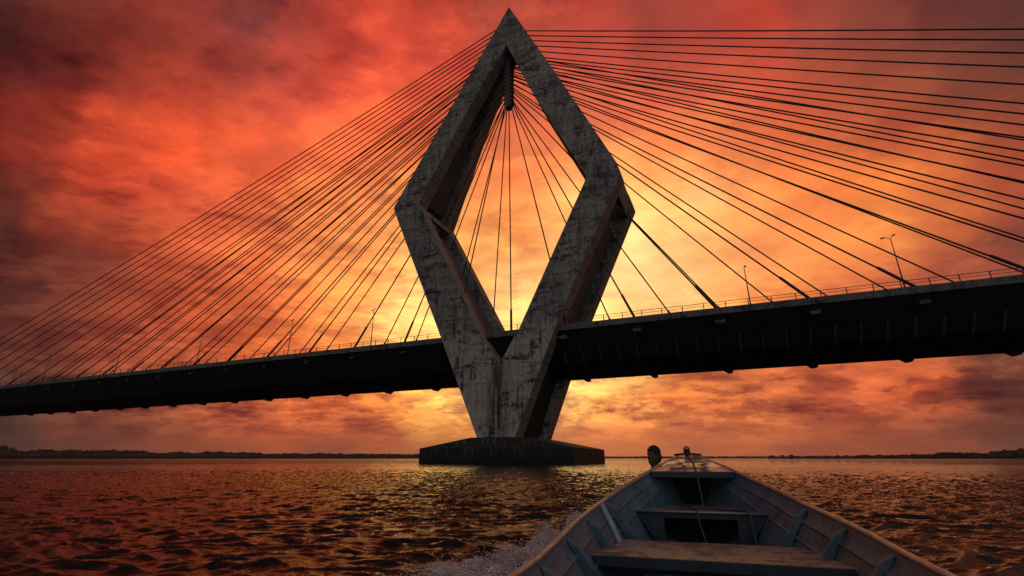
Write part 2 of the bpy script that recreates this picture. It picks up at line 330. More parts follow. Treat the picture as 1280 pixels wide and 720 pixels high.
# ------------------------------------------------------------------ bridge (local x along the deck towards the right, y away from the viewer)
D = lambda z: float(np.interp(z, [1.1, 62.1, 129.1], [22, 19., 4.5]))
bridge = empty('cable_stayed_bridge', (-.995, 110., 0), math.atan2(-.39383, .91918))
tag(bridge, 'long concrete cable stayed road bridge with a tall diamond shaped tower crossing the river', 'bridge')
pylon = empty('pylon'); pylon.parent = bridge
E_ = 1.1
LP = [((.99, 129.4), (.99, 112.75)), ((-13.4, 98.7), (-10., 90.7)), ((-29.56, 63.3), (-21.63, 63.)), ((-12.1, 26.), (-2.29, 26.)), ((-8.65, 18.6), (2.68, 18.6)), ((-1.8, 3.6), (2.5, 3.6))]
RP = [((.99, 129.4), (.99, 112.75)), ((14.9, 97.6), (9.97, 89.96)), ((30.2, 61.4), (23.4, 59.9)), ((30.93, 58.5), (22.7, 58.)), ((15.4, 26.), (7.2, 26.)), ((12.35, 18.6), (2.68, 18.6)), ((6.27, 3.6), (2.5, 3.6))]
def subdiv(ch, n=5):
    out = []
    for i in range(len(ch) - 1):
        (a, b), (c, d_) = ch[i], ch[i + 1]
        k = max(1, int(abs(a[1] - c[1]) / n))
        for j in range(k):
            t = j / k
            out.append(((a[0] + (c[0] - a[0]) * t, a[1] + (c[1] - a[1]) * t), (b[0] + (d_[0] - b[0]) * t, b[1] + (d_[1] - b[1]) * t)))
    out.append(ch[-1]); return out
TH = lambda z: min(4., .38 * D(z))
def frame(side, name):
    mb = MB()
    for ch in (LP, RP):
        q = subdiv(ch); vs = []
        for (o, i) in q:
            for p in (o, i):
                z = p[1] + E_; y0 = -D(z) / 2; y1 = y0 + TH(z)
                vs += [(p[0], side * -y0, z), (p[0], side * -y1, z)]
        n = len(q); fs = []
        for k in range(n - 1):
            a = k * 4; b = a + 4
            fs += [(a, b, b + 2, a + 2), (a + 1, a + 3, b + 3, b + 1), (a, a + 1, b + 1, b)]
            if q[k][1][1] > 18.7: fs += [(a + 2, b + 2, b + 3, a + 3)]
        fs.append(((n - 1) * 4, (n - 1) * 4 + 1, (n - 1) * 4 + 3, (n - 1) * 4 + 2))
        o = len(mb.v); mb.v += vs; mb.f += [tuple(i + o for i in f) for f in fs]
    me = bpy.data.meshes.new(name); me.from_pydata(mb.v, [], mb.f)
    bm = bmesh.new(); bm.from_mesh(me); bmesh.ops.remove_doubles(bm, verts=bm.verts, dist=.02); bmesh.ops.recalc_face_normals(bm, faces=bm.faces)
    bm.to_mesh(me); bm.free()
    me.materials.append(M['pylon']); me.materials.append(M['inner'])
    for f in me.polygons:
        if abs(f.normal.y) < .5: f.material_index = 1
    o = bpy.data.objects.new(name, me); C.objects.link(o); o.parent = pylon; return o
frame(-1, 'front_frame'); frame(1, 'back_frame')
def web(ch, zranges, name):
    mb = MB(); q = subdiv(ch, 3)
    for lo, hi in zranges:
        sel = [p for p in q if lo <= .5 * (p[0][1] + p[1][1]) <= hi]
        vs = []
        for (o, i) in sel:
            sg = 1 if o[0] < i[0] else -1
            w_ = abs(i[0] - o[0]); ins = min(2.3, w_ * .28)
            xo, xi = o[0] + sg * ins, i[0] - sg * ins
            zo, zi = o[1] + E_, i[1] + E_
            tt = ins / max(w_, .01); zo2 = zo + (zi - zo) * tt; zi2 = zi + (zo - zi) * tt
            for x, z in ((xo, zo2), (xi, zi2)):
                y = max(.05, D(z) / 2 - TH(z) + .02)
                vs += [(x, -y, z), (x, y, z)]
        n = len(sel); fs = []
        for k in range(n - 1):
            a = 4 * k; b = a + 4
            fs += [(a, a + 1, b + 1, b), (a + 2, b + 2, b + 3, a + 3), (a, b, b + 2, a + 2), (a + 1, a + 3, b + 3, b + 1)]
        if n > 1: fs += [(0, 2, 3, 1), (4 * n - 4, 4 * n - 3, 4 * n - 1, 4 * n - 2)]; mb.add(vs, fs)
    return mb.build(name, M['web'], pylon)
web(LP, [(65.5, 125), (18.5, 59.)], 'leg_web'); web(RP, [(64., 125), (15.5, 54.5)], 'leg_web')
mb = MB(); mb.hexa([(1.2, -6.6, 4.), (4.2, -6.6, 4.), (4.2, 6.8, 4.), (1.2, 6.8, 4.), (1.2, -6.6, 19.4), (10., -6.6, 19.4), (10., 6.8, 19.4), (1.2, 6.8, 19.4)]); mb.build('void_shade_wall', M['under'], pylon)  # added dark wall, stands in for the shade in the hollow leg base
for sg, ch in ((-1, LP), (1, RP)):
    def edge(z, which):      # x of the outer (0) or inner (1) edge of this leg at height z
        zs_ = [q[which][1] for q in ch][::-1]; return float(np.interp(z - E_, zs_, [q[which][0] for q in ch][::-1]))
    for which, za, zb_ in ((0, 62.3 if sg > 0 else 64.2, 56.6 if sg > 0 else 58.5), (1, 61.0 if sg > 0 else 64.0, 58.6 if sg > 0 else 61.4)):
        s2 = sg if which == 0 else -sg
        mb = MB(); p8 = []
        for z in (zb_, za):
            y = D(z) / 2 - TH(z) + .05; x = edge(z, which) - s2 * .12
            p8 += [(x, -y, z), (x, y, z), (x - s2 * 1.1, y, z), (x - s2 * 1.1, -y, z)]
        mb.hexa(p8); mb.build('knee_cap', M['inner'], pylon)
# solid cross head joining the two faces at the tip
mb = MB(); mb.hexa([(-2.2, -2.9, 117.2), (4.2, -2.9, 117.2), (4.2, 2.9, 117.2), (-2.2, 2.9, 117.2), (.7, -1.2, 127.), (1.3, -1.2, 127.), (1.3, 1.2, 127.), (.7, 1.2, 127.)]); mb.build('tip_block', M['web'], pylon)
# mast that anchors the stays
mb = MB(); mx = .1
mb.box(mx - .7, mx + .7, -1., 1., 94.5, 126.)
for k in range(13):
    z = 95.0 + k * 1.45
    for sg in (-1, 1):
        mb.hexa([(mx + sg * .6, -.85, z), (mx + sg * 1.15, -.85, z + .45), (mx + sg * 1.15, .85, z + .45), (mx + sg * .6, .85, z),
                 (mx + sg * .6, -.85, z + 1.05), (mx + sg * 1.4, -.85, z + 1.05), (mx + sg * 1.4, .85, z + 1.05), (mx + sg * .6, .85, z + 1.05)])
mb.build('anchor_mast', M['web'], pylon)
# footing
mb = MB(); x0, x1, yy = -14.6, 18.6, 12.3
lower = [(x0, -yy, -2.), (x1, -yy, -2.), (x1, yy, -2.), (x0, yy, -2.)]
mid = [(x0, -yy, 3.05), (x1, -yy, 3.05), (x1, yy, 2.95), (x0, yy, 2.95)]
top = [(-3.2, -11.4, 5.05), (7.8, -11.4, 5.05), (7.8, 11.4, 5.05), (-3.2, 11.4, 5.05)]
mb.add(lower + mid + top, [(3, 2, 1, 0), (0, 1, 5, 4), (1, 2, 6, 5), (2, 3, 7, 6), (3, 0, 4, 7), (4, 5, 9, 8), (5, 6, 10, 9), (6, 7, 11, 10), (7, 4, 8, 11), (8, 9, 10, 11)])
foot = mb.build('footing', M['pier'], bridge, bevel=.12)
# deck
DZ = 27.3
def ext(name, prof, x0, x1, mat, n=1, parent=bridge):
    mb = MB(); m = len(prof); vs = []; fs = []
    for i in range(n + 1):
        x = x0 + (x1 - x0) * i / n; vs += [(x, y, z) for y, z in prof]
    for i in range(n):
        for k in range(m): fs.append((i * m + k, i * m + (k + 1) % m, (i + 1) * m + (k + 1) % m, (i + 1) * m + k))
    fs += [tuple(range(m)), tuple(range(n * m, n * m + m))]
    mb.add(vs, fs); return mb.build(name, mat, parent)
XL, XR = -420., 260.
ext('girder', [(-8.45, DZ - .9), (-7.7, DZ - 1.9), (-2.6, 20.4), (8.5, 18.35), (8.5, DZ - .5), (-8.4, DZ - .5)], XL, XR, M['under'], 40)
ext('road_slab', [(-8.3, DZ - .48), (8.4, DZ - .48), (8.4, DZ - .2), (-8.3, DZ - .2)], XL, XR, M['deck'], 10)
ext('edge_beam', [(-8.62, DZ - 1.2), (-8.3, DZ - 1.3), (-8.3, DZ + .02), (-8.62, DZ + .02)], XL, XR, M['edge'], 60)
ext('edge_beam', [(8.62, DZ - 1.5), (8.42, DZ - 1.62), (8.42, DZ + .02), (8.62, DZ + .02)], XL, XR, M['edge'], 60)
# cross ribs under the deck
for k in range(-56, 30):
    x = 3.8 + k * 3.78 * 1.0
    if x < -205 or x > 112: continue
    mb = MB(); w_ = .17
    mb.hexa([(x - w_, -2.7, 20.1), (x + w_, -2.7, 20.1), (x + w_, 7.0, 18.4), (x - w_, 7.0, 18.4), (x - w_, -2.7, 20.6), (x + w_, -2.7, 20.6), (x + w_, 7.0, 18.8), (x - w_, 7.0, 18.8)])
    mb.hexa([(x - w_, -2.9, 20.15), (x + w_, -2.9, 20.15), (x + w_, -2.4, 20.5), (x - w_, -2.4, 20.5), (x - w_, -5.3, 22.7), (x + w_, -5.3, 22.7), (x + w_, -5.0, 23.0), (x - w_, -5.0, 23.0)])
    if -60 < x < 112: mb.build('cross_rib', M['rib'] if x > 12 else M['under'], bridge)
# stay anchors under both edges
ANCH = [3.8 + sg * (12.1 + 15.1 * k) for sg in (-1, 1) for k in range(0, 15)]
for x in ANCH:
    if x < -225 or x > 125: continue
    mb = MB(); q = 1 if x > 3.8 else -1
    mb.hexa([(x - .4, -8.3, DZ - 2.95), (x + .8 * q, -8.3, DZ - 2.8), (x + .8 * q, -6.4, DZ - 2.9), (x - .4, -6.4, DZ - 3.05), (x - .9, -8.35, DZ - 2.35), (x + .9, -8.35, DZ - 2.2), (x + .9, -6.9, DZ - 2.2), (x - .9, -6.9, DZ - 2.35)])
    mb.build('stay_anchor', M['edge'], bridge)
    mb = MB()
    mb.hexa([(x + .5 * q, 7.3, 17.85), (x + 1.4 * q, 7.3, 17.95), (x + 1.4 * q, 8.9, 17.9), (x + .5 * q, 8.9, 17.75), (x - 1.0 * q, 7.3, 18.9), (x + 1.3 * q, 7.3, 18.9), (x + 1.3 * q, 8.9, 18.9), (x - 1.0 * q, 8.9, 18.9)])
    mb.build('stay_anchor', M['deck'], bridge)
# railing: near side, posts as sub-parts
def rails(y, name):
    mb = MB()
    for z, r in ((DZ + 1.12, .055), (DZ + .62, .04)):
        mb.tube([(x, y, z) for x in np.arange(XL, XR + 1, 20)], r, 6)
    return mb.build(name, M['steel'], bridge)
rl = rails(-8.5, 'railing')
xs = np.arange(-213, 118, 3.775)
for x in xs:
    mb = MB(); mb.box(x - .07, x + .07, -8.56, -8.44, DZ, DZ + 1.1); mb.build('railing_post', M['steel'], rl)
r2 = rails(8.5, 'railing'); mb = MB()
for x in np.arange(-413, 250, 3.775): mb.box(x - .06, x + .06, 8.44, 8.56, DZ, DZ + 1.1)
tag(mb.build('railing_post', M['steel'], r2), kind='stuff')

# stays
def stay(sd, zk, side, rad=.155):
    A = Vector((mx + (.9 if sd > 3 else -.9), .6 * side, zk)); B = Vector((sd, side * 8.35, DZ - .3))
    if abs(sd - 4.5) < 2: A.x = mx + .3
    L_ = (B - A).length; n = 14; pts = []
    for i in range(n + 1):
        t = i / n; p = A.lerp(B, t); p.z -= 4 * t * (1 - t) * (L_ / 200) ** 2 * .9; pts.append(p)
    mb = MB(); mb.tube(pts, rad, 8, cap=True); o = mb.build('stay_cable', M['cable'], bridge, smooth=True)
    dr = (A - B).normalized(); mb = MB()
    e = min(6.5, L_ * .08)
    mb.tube([B - dr * .2, B + dr * e * .93, B + dr * e], [.27, .25, .15], 10); mb.build('anchor_tube', M['cable'], o, smooth='auto')
zLn = np.linspace(95.3, 126.1, 20)
sLn = [-9.5] + [-23.4 - 15.1 * k for k in range(19)]
for s_, z_ in zip(sLn, zLn): stay(s_, z_, -1)
sLf = [-8.3, -23] + [-33.5 - 11.5 * k for k in range(18)]
for s_, z_ in zip(sLf, np.linspace(95.3, 119., len(sLf))): stay(s_, z_, 1)
KS = [4.5, 17, 31, 46, 61, 76, 91, 105, 118, 131, 144, 156, 168, 180, 190, 200, 208]; KZ = [95.] + list(np.linspace(95.3, 122.6, 16))
for s_ in KS + [98, 111.5, 124.5, 137.5, 150]: stay(s_, float(np.interp(s_, KS, KZ)), -1)
KF = [24.5, 39, 50, 61, 71.5, 82, 93, 104, 115, 126, 137, 148, 159]; ZF = np.linspace(96, 114.2, 13)
for s_ in KF: stay(s_, float(np.interp(s_, KF, ZF)), 1)

# street lamps on the near kerb of the deck
bm_ = bridge.matrix_world.copy(); bm_ = Matrix.Translation(bridge.location) @ Matrix.Rotation(bridge.rotation_euler[2], 4, 'Z')
def lamp(x, h, arms, tall, label):
    p = bm_ @ Vector((x, -7.9, DZ - .2))
    t = empty('street_lamp', p, bridge.rotation_euler[2]); tag(t, label, 'street lamp', 'street lamps along the bridge deck')
    mb = MB(); mb.tube([(0, 0, 0), (0, 0, h)], .13, 8, r2=.06); mb.tube([(0, 0, 0), (0, 0, .5)], .2, 8); mb.build('pole', M['lamp'], t, smooth='auto')
    for a in arms:
        dx, dy = a
        mb = MB(); mb.tube([(0, 0, h - .1), (dx * .5, dy * .5, h + .25), (dx * 1.2, dy * 1.2, h + .42)], .05, 6); am = mb.build('arm', M['lamp'], t, smooth=True)
        mb = MB(); mb.ball((dx * 1.55, dy * 1.55, h + .45), .42, .35 + abs(dx), .35 + abs(dy), .28, 8, 5); mb.build('lamp_head', M['lamp'], am, smooth=True)
LMP = [(74.5, 9.2, 2, 'first lamp right of tower edge frame: tall two armed street lamp nearest the right edge'),
       (51.6, 7.7, 1, ''), (-33.7, 9.3, 2, ''), (-61.4, 9.6, 2, ''), (-98, 9.2, 2, ''), (-138, 8.6, 1, ''), (-181, 9.4, 2, ''), (-202, 8.2, 1, '')]
LBL = ['two armed street lamp on the deck nearest the right edge of the view',
       'slim single headed street lamp on the deck just right of the diamond tower',
       'two armed street lamp on the deck closest to the left leg of the tower',
       'two armed street lamp second from the tower on the left stretch of deck',
       'two armed street lamp third from the tower on the left, half lost among stays',
       'short street lamp fourth from the tower on the left stretch of deck',
       'two armed street lamp second from the left end of the visible deck',
       'farthest street lamp at the left end of the visible deck']
for (x, h, na, _), lb in zip(LMP, LBL): lamp(x, h, [(-.6, .3), (.3, -.2)] if na == 2 else [(.2, .7)], 0, lb)

# ------------------------------------------------------------------ boat
BOW = Vector((1.802, 5.2, 0)); HD = R(17.0)
boat = empty('aluminium_boat', BOW, -HD); tag(boat, 'open blue grey aluminium boat in the foreground, bow pointing past the bridge tower', 'boat')
ST = [0, .15, .3, .45, .6, .8, 1, 1.2, 1.4, 1.7, 2, 2.3, 2.6, 3, 3.5, 4.5, 5.5, 6.2]
HB = [.012, .09, .165, .225, .30, .42, .515, .60, .675, .73, .768, .79, .81, .83, .85, .85, .81, .76]
ZG = [1.155, 1.125, 1.095, 1.067, 1.032, .967, .917, .868, .818, .783, .753, .728, .694, .664, .655, .65, .65, .65]
DP = [.10, .30, .42, .50, .56, .62, .66, .69, .71, .73, .75, .75, .74, .73, .73, .73, .73, .73]
fi = lambda A, s: float(np.interp(s, ST, A))
SEC = [(1., 0.), (.965, -.06), (.925, -.10), (.895, -.108), (.905, -.122), (.845, -.20), (.815, -.208), (.825, -.222), (.70, -.40), (.66, -.45), (.33, -.60), (0., -.73)]
def secpt(st, k, off=0.):
    f, dz = SEC[k]; hb, zg, dp = fi(HB, st), fi(ZG, st), fi(DP, st)
    return (f * hb + off * (1 if f > 0 else 0), zg + dz * dp / .73 - off * (1.0 if f < .6 else .2))
sts = sorted(set(list(np.round(np.arange(0, 6.21, .1), 2)) + ST))
M['hull'], nt, p = newmat('painted_aluminium'); co = nd(nt, 'ShaderNodeTexCoord').outputs['Object']
n1 = noise(nt, vmap(nt, co, (5, 1, 3)), 2.2, 8, .68, .4); n2 = noise(nt, co, 26, 8, .7); n3 = noise(nt, vmap(nt, co, (1, 9, 9)), 3.5, 6, .6)
c = mixc(nt, maprange(nt, n1, .38, .66), (.062, .112, .150), (.125, .175, .215)); c = mixc(nt, maprange(nt, n2, .54, .66), c, (.06, .065, .07)); c = mixc(nt, maprange(nt, n3, .58, .7, 0, .7), c, (.15, .18, .20))
n4 = noise(nt, co, 5.5, 7, .72, .5); c = mixc(nt, maprange(nt, n4, .54, .68, 0, .85), c, (.05, .05, .05))
nt.links.new(c, p.inputs['Base Color']); p.inputs['Metallic'].default_value = .0; p.inputs['Specular IOR Level'].default_value = .25; nt.links.new(maprange(nt, n1, .3, .7, .55, .8), p.inputs['Roughness']); nt.links.new(bump(nt, n1, .35, .02), p.inputs['Normal'])
M['seat'], nt, p = newmat('worn_wet_aluminium'); co = nd(nt, 'ShaderNodeTexCoord').outputs['Object']
n1 = noise(nt, co, 34, 8, .75, .3); n2 = noise(nt, co, 6.5, 8, .7, .4); n3 = noise(nt, co, 3.2, 5, .6)
c = mixc(nt, maprange(nt, n2, .46, .56), (.36, .36, .36), (.07, .075, .08)); c = mixc(nt, maprange(nt, n1, .52, .6, 0, .8), c, (.05, .05, .05)); c = mixc(nt, maprange(nt, n3, .5, .62, 0, .6), c, (.10, .12, .14))
nt.links.new(c, p.inputs['Base Color']); p.inputs['Metallic'].default_value = .25
wet = maprange(nt, math_(nt, 'ADD', math_(nt, 'MULTIPLY', n2, .6), math_(nt, 'MULTIPLY', n3, .4)), .46, .54)
nt.links.new(maprange(nt, wet, 0., 1., .3, .62), p.inputs['Roughness']); nt.links.new(maprange(nt, wet, 1., 0.), p.inputs['Coat Weight']); p.inputs['Coat Roughness'].default_value = .2
nt.links.new(bump(nt, math_(nt, 'ADD', math_(nt, 'MULTIPLY', n1, .5), math_(nt, 'MULTIPLY', n2, .9)), 1., .03), p.inputs['Normal'])
M['rim'] = mat_plain('bare_rim_aluminium', (.34, .35, .36), .42, .5, .45, 14, .4, .004, (4, 1, 4))
M['bdark'] = mat_plain('dark_blue_panel', (.045, .058, .070), .5, .2, .5, 9, .3, .004)
M['hole'] = mat_plain('locker_shade', (.012, .012, .014), .9, 0, .3, 6, 0)  # near-black base paints the shade inside the locker and bow cavity
M['rope'] = mat_plain('rope_fibre', (.10, .085, .07), .9, 0, .5, 60, .6, .004)
M['black'] = mat_plain('black_iron', (.03, .03, .032), .45, .5, .3, 20, .2, .002)

mb = MB(); K = len(SEC); vs = []; fs = []
for st in sts:
    for off in (0, .014):
        prof = [secpt(st, k, off) for k in range(K)]
        ring = [(-x, -st, z) for x, z in prof] + [(x, -st, z) for x, z in prof[-2::-1]]
        vs += ring
W = 2 * K - 1
for i in range(len(sts) - 1):
    for l in (0, 1):
        a = (2 * i + l) * W; b = (2 * i + 2 + l) * W
        for k in range(W - 1): fs.append((a + k, a + k + 1, b + k + 1, b + k))
    for k in (0, W - 1):
        a = 2 * i * W + k; fs.append((a, a + W, a + 3 * W, a + 2 * W))
for i in (0, len(sts) - 1):
    for k in range(W - 1): fs.append((2 * i * W + k, 2 * i * W + k + 1, (2 * i + 1) * W + k + 1, (2 * i + 1) * W + k))
mb.add(vs, fs); hull = mb.build('hull', M['hull'], boat, smooth='auto')
# transom
st = 6.2; pr = [secpt(st, k) for k in range(K)]; ring = [(-x, z) for x, z in pr] + [(x, z) for x, z in pr[-2::-1]]
mb = MB(); n = len(ring); mb.add([(x, -6.19, z) for x, z in ring] + [(x, -6.23, z) for x, z in ring], [tuple(range(n)), tuple(range(n, 2 * n))] + [(k, (k + 1) % n, n + (k + 1) % n, n + k) for k in range(n)]); mb.build('transom', M['hull'], boat)
for sg in (-1, 1):
    mb = MB(); pts = [(sg * (fi(HB, s) + .004), -s, fi(ZG, s) - .016) for s in sts]
    mb.tube(pts, .019, 10); mb.tube([(sg * (fi(HB, s) + .018), -s, fi(ZG, s) - .05) for s in sts], .009, 6); mb.build('gunwale', M['rim'], boat, smooth=True)
def inner(st, z):      # half width of the hull inside at height z
    ps = [secpt(st, k) for k in range(K)]; return float(np.interp(-z, [-q[1] for q in ps], [q[0] for q in ps]))
def plate(name, s0, s1, z0f, th, mat, n=8, bevel=0, slack=.006):
    vs = []; fs = []; mb = MB()
    for i in range(n + 1):
        s = s0 + (s1 - s0) * i / n; z = z0f(s)
        w_ = inner(s, z) - slack; w2 = inner(s, z - th) - slack
        vs += [(-w_, -s, z), (w_, -s, z), (w2, -s, z - th), (-w2, -s, z - th)]
    for i in range(n):
        a = 4 * i
        for k in range(4): fs.append((a + k, a + (k + 1) % 4, a + 4 + (k + 1) % 4, a + 4 + k))
    fs += [(0, 1, 2, 3), tuple(4 * n + k for k in (0, 1, 2, 3))]
    mb.add(vs, fs); return mb.build(name, mat, boat)
# foredeck with rolled edge
fd = plate('foredeck', .03, .70, lambda s: fi(ZG, s) - .012 + .012 * (1 - s), .012, M['seat'], 14)
zf = fi(ZG, .70) - .012
mb = MB(); w_ = inner(.7, zf) - .012; mb.box(-w_, w_, -.722, -.702, zf - .05, zf + .002); mb.build('lip', M['bdark'], fd, bevel=.005)
# bow locker platform
zp = .706
pf = plate('bow_platform', .32, 1.16, lambda s: zp, .014, M['seat'], 10)
def panel_with_hole(st, ztop, zbot, hx, hz0, hz1, name, mat, parent, th=.02):
    mb = MB()
    def strip(x0f, x1f, z0, z1):
        mb.hexa([(x0f(z0), -st, z0), (x1f(z0), -st, z0), (x1f(z0), -st + th, z0), (x0f(z0), -st + th, z0), (x0f(z1), -st, z1), (x1f(z1), -st, z1), (x1f(z1), -st + th, z1), (x0f(z1), -st + th, z1)])
    iw = lambda z: inner(st, z) - .008
    strip(lambda z: -iw(z), lambda z: iw(z), hz1, ztop)
    strip(lambda z: -iw(z), lambda z: -hx, hz0, hz1); strip(lambda z: hx, lambda z: iw(z), hz0, hz1)
    strip(lambda z: -iw(z), lambda z: iw(z), zbot, hz0)
    return mb.build(name, mat, parent)
panel_with_hole(1.15, zp - .016, .27, .27, .36, .655, 'locker_front', M['bdark'], pf)
mb = MB(); mb.box(-.36, .36, -.9, -.88, .3, zp - .02); mb.build('bulkhead', M['hole'], boat)
mb = MB(); mb.box(-.17, .17, -.42, -.40, .72, 1.03); mb.build('bulkhead', M['hole'], boat)
mb = MB(); mb.tube([(-inner(1.16, zp) + .01, -1.165, zp - .004), (inner(1.16, zp) - .01, -1.165, zp - .004)], .009, 8); mb.build('platform_edge', M['rim'], pf, smooth=True)
# middle thwart
zs = .561
th_ = plate('thwart', 1.66, 2.31, lambda s: zs, .016, M['seat'], 8)
mb = MB(); w_ = inner(2.3, zs - .02) - .008; mb.box(-w_, w_, -2.325, -2.312, zs - .055, zs + .004); mb.build('lip', M['bdark'], th_, bevel=.004)
panel_with_hole(2.1, zs - .018, .14, .40, .2, .44, 'thwart_support', M['bdark'], th_)
zs2 = .49
t2 = plate('thwart', 3.6, 3.85, lambda s: zs2, .016, M['seat'], 4); plate('stern_seat', 5.0, 5.9, lambda s: .46, .02, M['seat'], 6)
# floor
plate('floor', .9, 6.15, lambda s: .15, .01, M['bdark'], 20)
# ribs
for st in (1.5, 2.0, 2.52, 3.05, 3.6, 4.2, 5.0):
    for sg in (-1, 1):
        zg = fi(ZG, st); mb = MB(); lv = [zg - .035, zg - .075, zg - .2, zg - .35, max(.17, zg - .55)]; pr = [.012, .05, .06, .055, .05]
        vs = []
        for z, pz in zip(lv, pr):
            w_ = inner(st, z) - .002
            for dy in (-.022, .022): vs += [(sg * w_, -st + dy, z), (sg * (w_ - pz), -st + dy * .8, z)]
        fs = []
        for k in range(len(lv) - 1):
            a = 4 * k; b = a + 4
            fs += [(a, a + 1, b + 1, b), (a + 2, b + 2, b + 3, a + 3), (a + 1, a + 3, b + 3, b + 1), (a, b, b + 2, a + 2)]
        fs += [(0, 2, 3, 1), (4 * len(lv) - 4, 4 * len(lv) - 3, 4 * len(lv) - 1, 4 * len(lv) - 2)]
        mb.add(vs, fs); mb.build('rib', M['hull'], boat, bevel=.004)
# bow fitting
mb = MB(); zb = fi(ZG, .08)
mb.tube([(0, -.10, zb - .03), (0, -.10, zb + .035)], [.03, .024], 12); mb.ball((0, -.10, zb + .03), .034, 1, 1, .8, 12, 8); post = mb.build('mooring_bitt', M['black'], boat, smooth='auto')
mb = MB(); mb.tube([(.024 * math.sin(a), -.10, zb + .048 + .024 * -math.cos(a)) for a in np.linspace(.35, 2 * math.pi - .35, 18)], .007, 8); mb.build('ring', M['black'], post, smooth=True)
mb = MB(); mb.add([(-.13, -.27, fi(ZG, .27) + .012), (.13, -.27, fi(ZG, .27) + .012), (.03, -.03, fi(ZG, .03) + .014), (-.03, -.03, fi(ZG, .03) + .014)] +
                  [(-.10, -.29, fi(ZG, .27) - .004), (.10, -.29, fi(ZG, .27) - .004), (.02, -.03, fi(ZG, .03) - .0), (-.02, -.03, fi(ZG, .03) - .0)], [(0, 1, 2, 3), (4, 7, 6, 5), (0, 4, 5, 1), (1, 5, 6, 2), (2, 6, 7, 3), (3, 7, 4, 0)])
#mb.build('breasthook', M['rim'], boat)
mb = MB(); zz = fi(ZG, .2); mb.tube([(-.125, -.205, zz + .018), (-.03, -.15, zz + .028), (.03, -.15, zz + .028), (.125, -.205, zz + .018)], .010, 8); mb.build('cleat_bar', M['black'], boat, smooth=True)
# rod holder tube leaning on the left side
mb = MB()
p0 = (-(inner(1.62, fi(ZG, 1.62) - .02) - .01), -1.62, fi(ZG, 1.62) - .015); p1 = (-(inner(1.72, .45) - .02), -1.74, .45)
mb.tube([p0, p1], .026, 14); mb.build('rod_holder', mat_plain('pale_tube', (.30, .34, .37), .45, .3, .4, 9, .2, .003), boat, smooth='auto')
# ropes
def wob(pts, n=8, j=.004):
    P_ = [Vector(p) for p in pts]; out = []
    for i in range(len(P_) - 1):
        a, b, c, d_ = P_[max(i - 1, 0)], P_[i], P_[i + 1], P_[min(i + 2, len(P_) - 1)]
        for k in range(n):
            t = k / n; out.append(.5 * ((2 * b) + (c - a) * t + (2 * a - 5 * b + 4 * c - d_) * t * t + (3 * b - a - 3 * c + d_) * t ** 3))
    out.append(P_[-1]); return out
BM = Matrix.Translation(BOW) @ Matrix.Rotation(-HD, 4, 'Z')
def rope(pts, r, label):
    mb = MB(); mb.tube([BM @ p for p in wob(pts)], r, 8); return tag(mb.build('rope', M['rope'], None, smooth=True), label, 'rope', 'mooring ropes in the boat')
zf0 = lambda s: fi(ZG, s) - .012 + .012 * (1 - s) + .008
rope([(0, -.12, zf0(.1) + .02), (.012, -.3, zf0(.3)), (.03, -.5, zf0(.5)), (.035, -.70, zf0(.7)), (.04, -.735, zf0(.7) - .05), (.045, -.80, .86), (.05, -.88, zp + .012), (.035, -.95, zp + .009), (-.01, -1.0, zp + .009), (-.035, -1.06, zp + .009), (-.01, -1.12, zp + .02), (-.02, -1.178, zp + .006), (-.01, -1.20, zp - .06), (.02, -1.25, zp - .2), (.07, -1.35, .35), (.11, -1.5, .20)], .0065,
     'thin rope running from the bow ring over the foredeck down to the floor')
rope([(-.01, -1.06, zp + .012), (-.045, -.99, zp + .012), (-.01, -.93, zp + .013), (.06, -.93, zp + .012), (.12, -.99, zp + .012), (.20, -1.03, zp + .012), (.28, -1.05, zp + .013), (.33, -1.09, zp + .013), (.35, -1.17, zp + .012), (.362, -1.20, zp - .07), (.365, -1.22, zp - .2), (.37, -1.24, .36), (.36, -1.3, .22)], .0095,
     'thicker dark rope snaking right across the bow platform and over its edge')

# ------------------------------------------------------------------ person in a small canoe beyond the bow
def voxel(objs_mesh, vox=.011, name='m'):
    me = bpy.data.meshes.new('t'); me.from_pydata(objs_mesh.v, [], objs_mesh.f)
    o = bpy.data.objects.new('t', me); C.objects.link(o)
    m = o.modifiers.new('r', 'REMESH'); m.mode = 'VOXEL'; m.voxel_size = vox; m.use_smooth_shade = True
    s = o.modifiers.new('s', 'SMOOTH'); s.factor = .5; s.iterations = 3
    dg = bpy.context.evaluated_depsgraph_get(); r = bpy.data.meshes.new_from_object(o.evaluated_get(dg)); bpy.data.objects.remove(o); return r
def capsule(mb, pts, rs, n=12):
    mb.tube(pts, list(rs), n)
    mb.ball(pts[0], rs[0], n=n); mb.ball(pts[-1], rs[-1], n=n)
PX, PY = 2.035, 7.15
person = empty('person', (PX, PY, .262), R(35)); tag(person, 'person in dark clothing beyond the boat bow, seen head and shoulder, face turned left', 'person')
